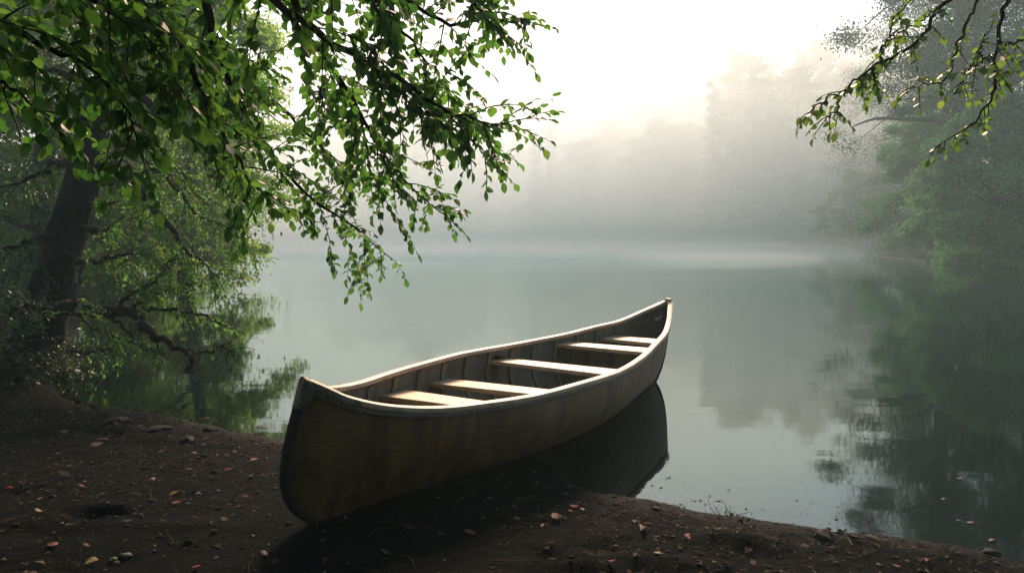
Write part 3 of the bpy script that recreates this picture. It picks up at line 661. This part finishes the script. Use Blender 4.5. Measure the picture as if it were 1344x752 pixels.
for k_, (pts, r0, n, tl, lf) in enumerate(LIMBS):
    path = smooth_line(A3(pts), 30); path[1:-1] += rng.normal(size=(28, 3))*.012
    mb = MB(); mb.tube(rel(path), np.linspace(r0, max(.0035, r0*.12), 30), 7, True, .07)
    if not lf:
        for _ in range(5):
            j = rng.integers(12, 28); q = path[j]; mb.tube(rel(smooth_line([q, q+rnd(1)[0]*.07, q+rnd(1)[0]*.16], 5)), np.linspace(.004, .0015, 5), 4)
    sp_ = Spray(mb)
    if n: sp_.along(rel(path), int(n*(1.45 if pts[-1][0] > 180 and pts[-1][1] < 400 else .9)), tl*.85, lf, .22, 1., .9, .65, 1, .18)
    b = mb.build('branch', BARK, t3)
    if n:
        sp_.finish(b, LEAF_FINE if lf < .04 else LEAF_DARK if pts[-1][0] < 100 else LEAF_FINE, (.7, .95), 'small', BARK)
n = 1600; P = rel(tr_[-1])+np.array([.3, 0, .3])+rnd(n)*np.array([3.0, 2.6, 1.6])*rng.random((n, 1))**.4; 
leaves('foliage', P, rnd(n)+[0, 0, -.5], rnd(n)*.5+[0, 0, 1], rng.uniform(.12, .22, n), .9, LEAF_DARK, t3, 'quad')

# dark low bushes at the foot of the leaning tree
for px, py, D, r_, lab in [(8, 452, 5.9, .55, 'dark low bush at the left edge below the leaning trunk'), (62, 458, 6.0, .34, 'small dark bush at the foot of the leaning trunk'), (-70, 400, 5.6, .8, 'taller dark bush cut by the left edge beside the shore')]:
    q = at(px, py, D); q[2] = max(zg(q[0], q[1]), 0)-.02
    t = empty('bush', tuple(q)); tag(t, lab, 'bush', 'bushes under the leaning tree')
    mb = MB(); sp_ = Spray(mb)
    for k_ in range(int(34*r_/.5)):
        a_ = rng.uniform(0, 6.28); d = np.array([math.cos(a_)*.8, math.sin(a_)*.8, rng.uniform(.3, 1.3)]); sp_.twig(np.array([0, 0, 0])+rng.normal(size=3)*.06*(1, 1, 0), d, r_*rng.uniform(.7, 1.4), .05, .006, .9, None, 1)
    mb.build('stem', TWIG, t); sp_.finish(t, LEAF_DARK, (.6, .85), 'small')

# ------------------------------------------------------------------ whole trees for the misty shores
def grow_tree(name, H, cr, leafmat, nleaf, leaf, seed, crown0=.18, lean=0., shape='round', droop=.2, loc=(0, 0, 0)):
    global rng
    keep = rng; rng = np.random.default_rng(seed)
    root = empty(name, loc)
    tp = smooth_line([(0, 0, -.4), (lean*.2, .1, H*.25), (lean*.6, -.1, H*.55), (lean, .1, H*.96)], 20)
    mb = MB(); mb.tube(tp, np.linspace(.022*H+.04, .03, 20), 9, True, .04)
    P = []; D = []
    nl = 46 if shape == 'spire' else 30
    for i in range(nl):
        t = crown0+(1-crown0)*(i+rng.random())/nl; x = t*19; j = min(int(x), 18); q = tp[j]+(tp[j+1]-tp[j])*(x-j)
        tt = (t-crown0)/(1-crown0)
        R_ = cr*((1-tt)**.8*.95+.06) if shape == 'spire' else cr*(math.sin(math.pi*min(1, .18+.80*tt))**.7)
        R_ *= rng.uniform(.55, 1.15)
        a_ = i*2.4+rng.uniform(-.6, .6); el = (-.25 if shape == 'spire' else .45*tt+.05)
        dv = np.array([math.cos(a_), math.sin(a_), el]); e = q+dv*R_; m_ = (q+e)/2+np.array([0, 0, .12*R_]); e = e+np.array([0, 0, -droop*R_])
        br = smooth_line([q, m_, e], 8); mb.tube(br, np.linspace(.03+.005*H*(1-tt), .012, 8), 5, True)
        nc = max(3, int(9*R_/cr+1.5)) if shape != 'spire' else 3
        for k_ in range(nc):
            f = rng.uniform(.35, 1.05) if shape != 'spire' else .3+.7*(k_+rng.random())/nc
            j2 = min(f, .999)*7; jj = int(j2); c_ = br[jj]+(br[min(jj+1, 7)]-br[jj])*(j2-jj)+rng.normal(size=3)*.10*cr*(1, 1, .6)
            m2 = int(nleaf/(nl*nc)*rng.uniform(.6, 1.4)); sc = cr*rng.uniform(.05, .12)*(.8 if shape == 'spire' else 1)
            pp = c_+rng.normal(size=(m2, 3))*np.array([sc, sc, sc*.4])-np.array([0, 0, 1])*np.abs(rng.normal(size=(m2, 1)))*sc*droop*1.5
            P.append(pp); D.append(rng.normal(size=(m2, 3))*.7+dv*.5+np.array([0, 0, -.5-droop]))
    P = np.concatenate(P); D = np.concatenate(D); n = len(P)
    mb.build('trunk', BARK, root)
    leaves('crown', P, D, rng.normal(size=(n, 3))*.38+[0, 0, 1], rng.uniform(.6, 1.2, n)*leaf, .85, leafmat, root, 'quad')
    rng = keep
    return root
def kids(o): return [x for x in bpy.data.objects if x.parent == o]
def copy_tree(root, loc, rz, sc):
    r = root.copy(); COL.objects.link(r); r.location = loc; r.rotation_euler = (0, 0, rz); r.scale = (sc[0], sc[0], sc[1])
    for ch in PK[root.name]: 
        c_ = ch.copy(); COL.objects.link(c_); c_.parent = r
    return r
PK = {}
def spot(px, D): 
    x = (px-672)/F*D; return (x, D, zg(x, D)-.1)
# grove along the left shore
LG = [(238, 15.5, 8.0, 2.2, 'pale green tree in mist behind the leaning trunk, nearest of the left shore grove', .3, .2), (140, 19, 11, 3.6, 'misty tree behind and left of the leaning trunk', .3, .12), (50, 14, 10, 3.4, 'shaded tree at the far left edge behind the leaning trunk', .35, .05),
      (205, 27, 11, 3.6, 'faint tree at the tip of the left shore in mist', .4, .12), (-60, 20, 13, 4.4, 'tall shaded tree closing the left edge of the shore', .3, .05), (110, 30, 15, 4.8, 'tall faint tree rising behind the left shore grove', .3, .08)]
for i, (px, D, H, cr, lab, dr, c0) in enumerate(LG):
    t = grow_tree('shore_tree', H, cr, LEAF_PALE if i in (0, 3) else LEAF_MIST, 42000 if i < 3 else 26000, .10 if D < 20 else .16, 40+i, c0, .8, 'round', dr, spot(px, D)); tag(t, lab, 'tree', 'misty trees on the left shore')
# right shore
RG = [(1252, 33, 24, 5.5, 'tall misty tree with a straight trunk on the right shore', .3, .42), (1312, 27.5, 7.2, 3.1, 'low bushy green tree at the right edge on the waterline', .45, .03), (1222, 38, 9.0, 3.3, 'mid height pale tree left of the tall right shore tree', .4, .06), (1365, 42, 24, 7, 'tall dark tree behind the bushy one at the right edge', .3, .08),
      (1490, 27, 18, 5, 'tall tree just past the right edge whose crown darkens the corner', .3, .1), (1275, 44, 24, 7.5, 'tall faint tree behind the straight trunk on the right shore', .3, .10), (1128, 58, 6.0, 3.0, 'small faint tree low on the right shore beside open water', .4, .03), (1470, 38, 20, 6, 'tree beyond the right edge seen in the water', .3, .1),
      (1215, 54, 22, 7, 'tall hazy tree left of the straight trunk, behind the mid height one', .3, .1)]
for i, (px, D, H, cr, lab, dr, c0) in enumerate(RG):
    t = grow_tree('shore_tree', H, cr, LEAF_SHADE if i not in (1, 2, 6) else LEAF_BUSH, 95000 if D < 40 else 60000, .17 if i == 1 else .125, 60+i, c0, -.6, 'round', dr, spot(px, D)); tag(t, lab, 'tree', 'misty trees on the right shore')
    if i == 0:       # long bare limb reaching left
        tr = [k for k in kids(t) if k.name.startswith('trunk')][0]
        mb = MB(); L0 = np.array(t.location)
        q = [at(1246, 165, 33)-L0, at(1225, 158, 33)-L0, at(1190, 157, 32.7)-L0, at(1150, 156, 32.4)-L0, at(1120, 166, 32.2)-L0]
        mb.tube(smooth_line(q, 14), np.linspace(.16, .03, 14), 6)
        q = [at(1246, 150, 33)-L0, at(1232, 132, 33)-L0, at(1205, 128, 32.7)-L0, at(1175, 133, 32.4)-L0]
        mb.tube(smooth_line(q, 10), np.linspace(.13, .03, 10), 6); mb.build('bare_limb', BARK, t)
# far forest
protos = [grow_tree('far_tree', 17, 4.6, LEAF_FAR, 16000, .32, 80, .12, .4, 'round', .25), grow_tree('far_conifer', 19, 3.1, LEAF_FAR, 14000, .30, 81, .08, .2, 'spire', .3), grow_tree('far_tree', 15, 5.2, LEAF_FAR, 16000, .32, 82, .1, -.4, 'round', .35)]
for p_ in protos: PK[p_.name] = kids(p_)
FAR = []
r2 = random.Random(5)
for px in range(560, 1180, 27): FAR.append((px+r2.uniform(-10, 10), r2.uniform(80, 92) if px < 900 else r2.uniform(71, 84)))
for px in range(300, 1240, 40): FAR.append((px+r2.uniform(-14, 14), r2.uniform(96, 116)))
for px in (1010, 1045, 1075, 960, 985): FAR.append((px, r2.uniform(74, 80)))
used = set()
for i, (px, D) in enumerate(FAR):
    k_ = r2.choice([0, 1, 2, 1]) ; sc_ = r2.uniform(.8, 1.2); pr = protos[k_]
    if i >= len(FAR)-5: pr = protos[1] if i % 2 else protos[0]; sc_ = 1.15
    o = pr if pr.name not in used else copy_tree(pr, (0, 0, 0), 0, (1, 1))
    used.add(pr.name)
    o.location = spot(px, D); o.rotation_euler = (0, 0, r2.uniform(0, 6.28)); o.scale = (sc_*r2.uniform(.9, 1.15),)*2+(sc_,)
    ytop = np.interp(px, [300, 640, 760, 850, 920, 990, 1050, 1100, 1240], [190, 185, 168, 140, 112, 82, 72, 88, 60])+r2.uniform(-22, 42)
    D_ = o.location[1]; sc_ = max(.3, (CAMH+(HOR-ytop)/F*D_-o.location[2])/(19 if pr is protos[1] else 16)); wd_ = sc_*(r2.uniform(.7, 1.05) if pr is protos[1] else r2.uniform(.95, 1.3)); o.scale = (wd_, wd_, sc_)
    con = pr is protos[1]
    tag(o, 'pointed conifer fading into the mist on the far shore' if con else 'round crowned tree fading into the mist on the far shore', 'conifer' if con else 'tree', 'conifers in the mist on the far shore' if con else 'round trees in the mist on the far shore')

# unseen wood added behind the camera to hold back sky fill: one mass
n = 26000; P = np.stack([rng.uniform(-20, 20, n), rng.uniform(-15, -3.5, n), rng.uniform(0, 1, n)**.8*11], 1)
P[:, 1] -= .12*np.abs(P[:, 0]); P[:, 1] += np.clip(P[:, 2]-5, 0, 9)*.45; P[:, 2] += height(P[:, 0], P[:, 1])
mb = MB()
for _ in range(26):
    x, y = rng.uniform(-18, 18), rng.uniform(-14, -5); z = zg(x, y); mb.tube([(x, y, z-.2), (x+rng.normal()*.3, y, z+5), (x+rng.normal()*.6, y, z+10)], [.2, .15, .06], 7)
o = mb.build('added_woods', BARK); tag(o, 'unseen dark wood added behind the camera to block sky light', 'added_woods', kind='stuff')
o = leaves('foliage', P, rnd(n)+[0, 0, -.4], rnd(n)+[0, 0, .6], rng.uniform(.25, .55, n), .85, LEAF_DARK, o, 'quad')

# ------------------------------------------------------------------ small things on the shore
LCOL = {}
def litter_mat(cn, col):
    if cn not in LCOL: LCOL[cn] = plain('fallen_leaf_'+cn, col, .6, 0, 60, .4, .3)
    return LCOL[cn]
COLS = dict(red=(.10, .009, .006), orange=(.095, .026, .006), yellow=(.10, .072, .016), brown=(.04, .020, .012), green=(.045, .072, .018), tan=(.10, .075, .048), maroon=(.045, .008, .007))
FL = [  # px, py, colour, metres, label
    (69, 718, 'orange', .055, 'curled orange red fallen leaf near the lower left corner'), (113, 719, 'orange', .04, 'small orange fallen leaf right of the curled one in the lower left'), (120, 740, 'yellow', .045, 'yellow fallen leaf at the bottom edge on the left'),
    (149, 737, 'green', .045, 'yellow green fallen leaf at the bottom edge on the left'), (258, 747, 'red', .04, 'red fallen leaf at the bottom edge below the canoe bow'), (106, 641, 'red', .035, 'bright red fallen leaf above the dark hollow on the left'),
    (78, 640, 'maroon', .05, 'dark maroon fallen leaf above and left of the hollow'), (12, 643, 'red', .035, 'red fallen leaf at the left edge of the shore'), (229, 650, 'yellow', .045, 'long yellow fallen leaf on bare sand left of the bow'), (233, 662, 'orange', .045, 'orange fallen leaf just below the long yellow one'),
    (330, 627, 'tan', .04, 'pale tan fallen leaf close to the canoe bow'), (298, 618, 'red', .035, 'red fallen leaf between the bow and the left shore'), (248, 617, 'maroon', .045, 'maroon fallen leaf among litter near the water'), (361, 642, 'orange', .04, 'orange fallen leaf beside the bow'),
    (134, 580, 'maroon', .06, 'large maroon fallen leaf heap piece on the upper left shore'), (212, 594, 'maroon', .06, 'dark red fallen leaf in the middle of the left shore'), (268, 578, 'red', .05, 'red fallen leaf near the left waterline'), (246, 714, 'green', .045, 'grey green fallen leaf low on the left shore'),
    (347, 729, 'tan', .05, 'tan fallen leaf at the bottom left of the bow'), (361, 740, 'orange', .04, 'orange fallen leaf at the bottom edge left of the bow'), (49, 674, 'yellow', .045, 'yellow fallen leaf left of the hollow'), (76, 597, 'red', .035, 'small red fallen leaf on the upper left shore'), (200, 630, 'tan', .04, 'tan fallen leaf on the middle of the left shore'),
    (334, 606, 'orange', .05, 'orange brown fallen leaf behind the canoe bow'), (330, 570, 'red', .035, 'red fallen leaf at the waterline behind the bow'), (754, 667, 'red', .05, 'upper red leaf fragment of the cluster by the hull'), (748, 673, 'red', .04, 'lower red leaf fragment of the cluster by the hull'), (764, 671, 'orange', .035, 'right hand orange fragment of the red leaf cluster'),
    (675, 668, 'orange', .03, 'tiny orange fallen leaf under the hull'), (668, 684, 'orange', .035, 'orange fallen leaf below the middle of the hull'), (712, 692, 'orange', .035, 'orange fallen leaf beside dark bark pieces'), (616, 701, 'brown', .05, 'brown curled fallen leaf in front of the hull'), (539, 695, 'maroon', .05, 'maroon fallen leaf beside the hull bottom'),
    (505, 728, 'green', .045, 'fresh green leaf fallen in front of the canoe'), (428, 738, 'red', .035, 'red fallen leaf at the bottom edge under the bow'), (903, 707, 'orange', .04, 'orange fallen leaf on the right beach near the twigs'), (802, 740, 'red', .035, 'red fallen leaf at the bottom edge right of centre'), (864, 728, 'yellow', .05, 'yellow fallen leaf on the right beach'), (843, 695, 'brown', .06, 'brown fallen leaf on the right beach by the scuffed sand'),
    (1217, 738, 'red', .03, 'red fallen leaf at the bottom right near the water'), (1176, 745, 'orange', .035, 'orange fallen leaf at the bottom right'), (1153, 744, 'yellow', .025, 'yellow fallen leaf at the bottom right'), (1118, 709, 'brown', .05, 'brown fallen leaf beside the wet stone'), (728, 682, 'brown', .07, 'dark bark like leaf in front of the hull')]
def one_leaf(cn, L):
    n = 9; t = np.linspace(0, 1, n); V = []; wd = .30*L*np.sin(np.pi*t**.8)**.8; cu = rng.uniform(-.6, 1.1); cv = rng.uniform(.0, .9)
    for i in range(n):
        z = L*cu*(t[i]-.5)**2+.004; e = wd[i]*cv; jag = 1+rng.normal()*.08
        V += [(L*(t[i]-.5), -wd[i]*jag, z+e), (L*(t[i]-.5), 0, z), (L*(t[i]-.5), wd[i]*jag, z+e)]
    V += [(v[0], v[1], v[2]+.0012) for v in V]; m_ = 3*n; fs = []
    for i in range(n-1):
        for j in (0, 1):
            a_ = 3*i+j; fs += [(a_, a_+3, a_+4, a_+1), (m_+a_, m_+a_+1, m_+a_+4, m_+a_+3)]
        for a_ in (3*i, 3*i+2): fs.append((a_, a_+3, m_+a_+3, m_+a_) if a_ % 3 else (a_, m_+a_, m_+a_+3, a_+3))
    return V, fs
for px, py, cn, L, lab in FL:
    V, fs = one_leaf(cn, L*rng.uniform(.7, 1.15))
    o = mesh('fallen_leaf', V, fs, litter_mat(cn, COLS[cn]))
    o.location = on_ground(px, py, .003); o.rotation_euler = (rng.normal()*.2, rng.normal()*.2, rng.uniform(0, 6.28))
    tag(o, lab, 'leaf', 'fallen leaves on the dark shore')
for px, py, L, lab in [(1273, 686, .05, 'pale leaf floating near the lower right shore'), (1258, 683, .03, 'small pale leaf floating left of the larger one'), (1260, 628, .05, 'pale leaf floating farther out on the right'), (1239, 655, .04, 'pale leaf floating between the two groups on the right'), (1302, 709, .05, 'pale leaf floating beside the right shore'), (340, 560, .05, 'leaf afloat just behind the canoe bow'), (272, 549, .06, 'brown leaf afloat by the left waterline')]:
    V, fs = one_leaf('tan', L); o = mesh('floating_leaf', V, fs, litter_mat('tan' if px > 800 else 'maroon', COLS['tan' if px > 800 else 'maroon']))
    q = ground0(px, py); o.location = (q[0], q[1], .001); o.scale = (.8, .55, .25); o.rotation_euler = (0, 0, rng.uniform(-.5, .5)); tag(o, lab, 'leaf', 'leaves afloat on the lake')
def stone(px, py, size, lab, sq=.55):
    import bmesh
    bm = bmesh.new(); bmesh.ops.create_icosphere(bm, subdivisions=3, radius=1)
    off = rng.uniform(0, 50)
    for v in bm.verts:
        f = 1+1.1*float(fbm(np.array([v.co.x*1.6+off]), np.array([v.co.y*1.6+v.co.z*1.3]))[0])
        v.co = Vector((v.co.x*size[0]*f, v.co.y*size[1]*f, v.co.z*size[2]*f))
    me = bpy.data.meshes.new('stone'); bm.to_mesh(me); bm.free(); me.materials.append(STONE)
    me.polygons.foreach_set('use_smooth', np.ones(len(me.polygons), dtype=bool))
    o = bpy.data.objects.new('stone', me); COL.objects.link(o); o.location = on_ground(px, py, size[2]*.1); o.rotation_euler = (0, 0, rng.uniform(0, 6)); tag(o, lab, 'stone', 'wet stones on the waterline')
stone(1082, 706, (.05, .036, .03), 'largest wet reddish stone on the right waterline'); stone(1301, 727, (.035, .025, .015), 'dark flat stone on the waterline at the right edge'); stone(1148, 708, (.04, .02, .012), 'flat dark stone on the waterline right of the reddish one'); stone(205, 566, (.08, .05, .028), 'dark low stone by the left waterline'); stone(150, 555, (.1, .05, .03), 'broad dark stone on the left waterline farther back'); stone(246, 580, (.05, .04, .03), 'rounded dark stone among leaves near the left waterline')
# tuft of dry twigs on the right waterline, bare twig standing in the water
def twigs(px, py, hts, lab, name, spread=.5, r=.0022):
    o_ = on_ground(px, py); mb = MB()
    for h_ in hts:
        d = np.array([rng.normal()*spread, rng.normal()*spread*.6, 1.]); st = np.array([rng.normal()*.02, rng.normal()*.012, -.02])
        mb.tube(smooth_line([st, st+d*h_*.5+rng.normal(size=3)*.008, st+d*h_+rng.normal(size=3)*.02], 6), np.linspace(r, r*.4, 6), 5)
    o = mb.build(name, TWIG); o.location = o_; tag(o, lab, 'twigs'); return o
twigs(955, 676, [.09, .06, .05, .06, .04, .07, .04, .05, .06, .03, .03, .05, .04], 'tuft of dry twigs standing on the right waterline', 'twig_tuft', .7)
twigs(357, 531, [.09, .05, .03], 'thin bare twig sticking out of the water left of the bow', 'water_twig', .25)
# ground litter nobody could count
mb_P, mb_D, mb_L, mb_W = [], [], [], []
n = 26000
X = rng.uniform(-4.6, 2.4, n); Y = rng.uniform(1.9, 6.2, n)
dd = shore_dist(X, Y); cl = fbm(X*1.6, Y*1.6, 3)
near_edge = np.exp(-np.clip(dd, 0, 9)/.5)
ok = (dd > .02) & (rng.random(n) < np.clip(.16+1.8*cl+1.3*near_edge+.35*(X < -1.6), .03, 1))
X, Y = X[ok], Y[ok]; Z = height(X, Y); n = len(X)
LIT = leaf_mat('leaf_litter_bits', [(.012, .010, .009), (.032, .025, .019), (.012, .010, .009), (.05, .028, .017), (.02, .017, .014), (.12, .095, .065), (.04, .013, .010), (.07, .057, .041), (.014, .012, .01)], (.5, .4, .3), .04, .12, .8)
o = leaves('leaf_litter', np.stack([X, Y, Z+.004], 1), np.stack([rng.normal(size=n), rng.normal(size=n), rng.normal(size=n)*.22+.05], 1), rnd(n)*.35+[0, 0, 1], rng.gamma(2.0, .008, n)+.004, rng.uniform(.12, .9, n), LIT, None, 'small')
tag(o, 'dark crumbled leaf and bark litter over the sand', 'litter', kind='stuff')
mb = MB()
for _ in range(700):
    x, y = rng.uniform(-4.2, 2.2), rng.uniform(2.0, 5.6)
    if shore_dist(np.array([x]), np.array([y]))[0] < .03: continue
    z = zg(x, y); a_ = rng.uniform(0, 3.14); l_ = rng.gamma(2, .03)+.02; dv = np.array([math.cos(a_), math.sin(a_), rng.normal()*.1])
    mb.tube(smooth_line([np.array([x, y, z+.005])-dv*l_/2, np.array([x, y, z+.009])+rng.normal(size=3)*l_*.06, np.array([x, y, z+.006])+dv*l_/2], 5), np.array([.7, 1, 1, .8, .4])*rng.uniform(.001, .003), 4)
o = mb.build('twig_litter', TWIG); tag(o, 'thin broken twigs strewn over the dark sand', 'litter', kind='stuff')
n = 1400; i_ = rng.integers(0, len(near_shore)-1, n); f_ = rng.random((n, 1)); ns_ = np.array(near_shore); q = ns_[i_]*(1-f_)+ns_[i_+1]*f_
q = q+np.abs(rng.normal(size=(n, 1)))*.16*np.array([[.25, 1.]])+rng.normal(size=(n, 2))*.03; q = q[shore_dist(q[:, 0], q[:, 1]) < -.015]; n = len(q); keep_ = rng.random(n) < .35; q = q[keep_]; n = len(q)
o = leaves('floating_scraps', np.column_stack([q, np.full(n, .0025)]), np.column_stack([rng.normal(size=(n, 2)), np.zeros(n)]), np.tile([0, 0, 1.], (n, 1)), rng.gamma(1.6, .005, n)+.003, rng.uniform(.2, .8, n), LIT, None, 'quad')
tag(o, 'bits of bark and leaf afloat along the water edge', 'litter', kind='stuff')
# pebbles and sand crumbs as one mass
n = 26000; X = rng.uniform(-4.2, 2.3, n); Y = rng.uniform(1.9, 5.4, n); dd = shore_dist(X, Y); ok = (dd > -.03) & (rng.random(n) < .45+1.2*np.exp(-np.clip(dd, 0, 9)/.25)); X, Y = X[ok], Y[ok]; Z = height(X, Y); n = len(X)
oc = np.array([[1, 0, 0], [-1, 0, 0], [0, 1, 0], [0, -1, 0], [0, 0, 1], [0, 0, -1.]]); of = np.array([(0, 2, 4), (2, 1, 4), (1, 3, 4), (3, 0, 4), (2, 0, 5), (1, 2, 5), (3, 1, 5), (0, 3, 5)])
sz = rng.gamma(1.3, .0021, n)+.0012
sz = sz*np.where(rng.random(n) < .05, 2.4, 1)
V = np.stack([X, Y, Z], 1)[:, None]+(oc[None]+rng.normal(size=(n, 6, 3))*.25)*sz[:, None, None]*np.array([1.2, 1, .7])
o = mesh('gravel', V.reshape(-1, 3), ((of[None]+(np.arange(n)*6)[:, None, None]).reshape(-1), np.full(n*8, 3)), leaf_mat('gravel_grit', [(.008, .008, .008), (.02, .019, .018), (.012, .012, .012), (.05, .047, .042), (.018, .016, .015), (.15, .14, .125)], (0, 0, 0), .1, 0, .8), None, True)
tag(o, 'fine dark grit scattered along the waterline', 'gravel', kind='stuff')

# ------------------------------------------------------------------ haze and the mist lying on the water
def vbox(name, lo, hi, m):
    mb = MB(); lo = np.array(lo); hi = np.array(hi); mb.box((lo+hi)/2, hi-lo); return mb.build(name, m, None, False)
hz = vbox('haze', (-140, -70, -4), (140, 160, 38), volume('haze', (.64, .93, .99), .0030, .42))
tag(hz, 'pale haze filling the air over the lake', 'haze', kind='stuff')
def mist(loc, size, dens):
    import bmesh
    bm = bmesh.new(); bmesh.ops.create_uvsphere(bm, u_segments=48, v_segments=24, radius=1)
    for v in bm.verts: v.co = Vector((v.co.x*size[0], v.co.y*size[1], v.co.z*size[2]))
    me = bpy.data.meshes.new('mist'); bm.to_mesh(me); bm.free(); me.materials.append(volume('mist', (.94, .99, .995), dens, .38))
    o = bpy.data.objects.new('mist', me); COL.objects.link(o); o.location = loc; tag(o, 'bright bank of mist lying low on the far water', 'mist', kind='stuff')
for k_, (rx, ry, rz, de) in enumerate([(36, 20, .40, .030), (38, 23, .65, .018), (40, 26, 1.0, .010), (42, 29, 1.6, .005)]): mist((3, 56, .15), (rx, ry, rz), de)
for rx, ry, rz, de in [(95, 34, 8, .018), (100, 40, 14, .016), (105, 48, 23, .014), (110, 52, 33, .006), (125, 62, 46, .005)]: mist((-25, 98, 3), (rx, ry, rz), de)
for rx, ry, rz, de in [(38, 22, 13, .022), (46, 30, 20, .016)]: mist((24, 78, 4), (rx, ry, rz), de)
for x, y, rx, ry, rz, de in [(-9, 40, 9, 4, .5, .05), (5, 36, 11, 3, .42, .04), (14, 44, 8, 5, .7, .05), (-2, 50, 12, 5, 1.2, .03), (10, 33, 5, 2.5, .3, .06), (-14, 52, 7, 4, 1.6, .03)]: mist((x, y, .1), (rx, ry, rz), de)
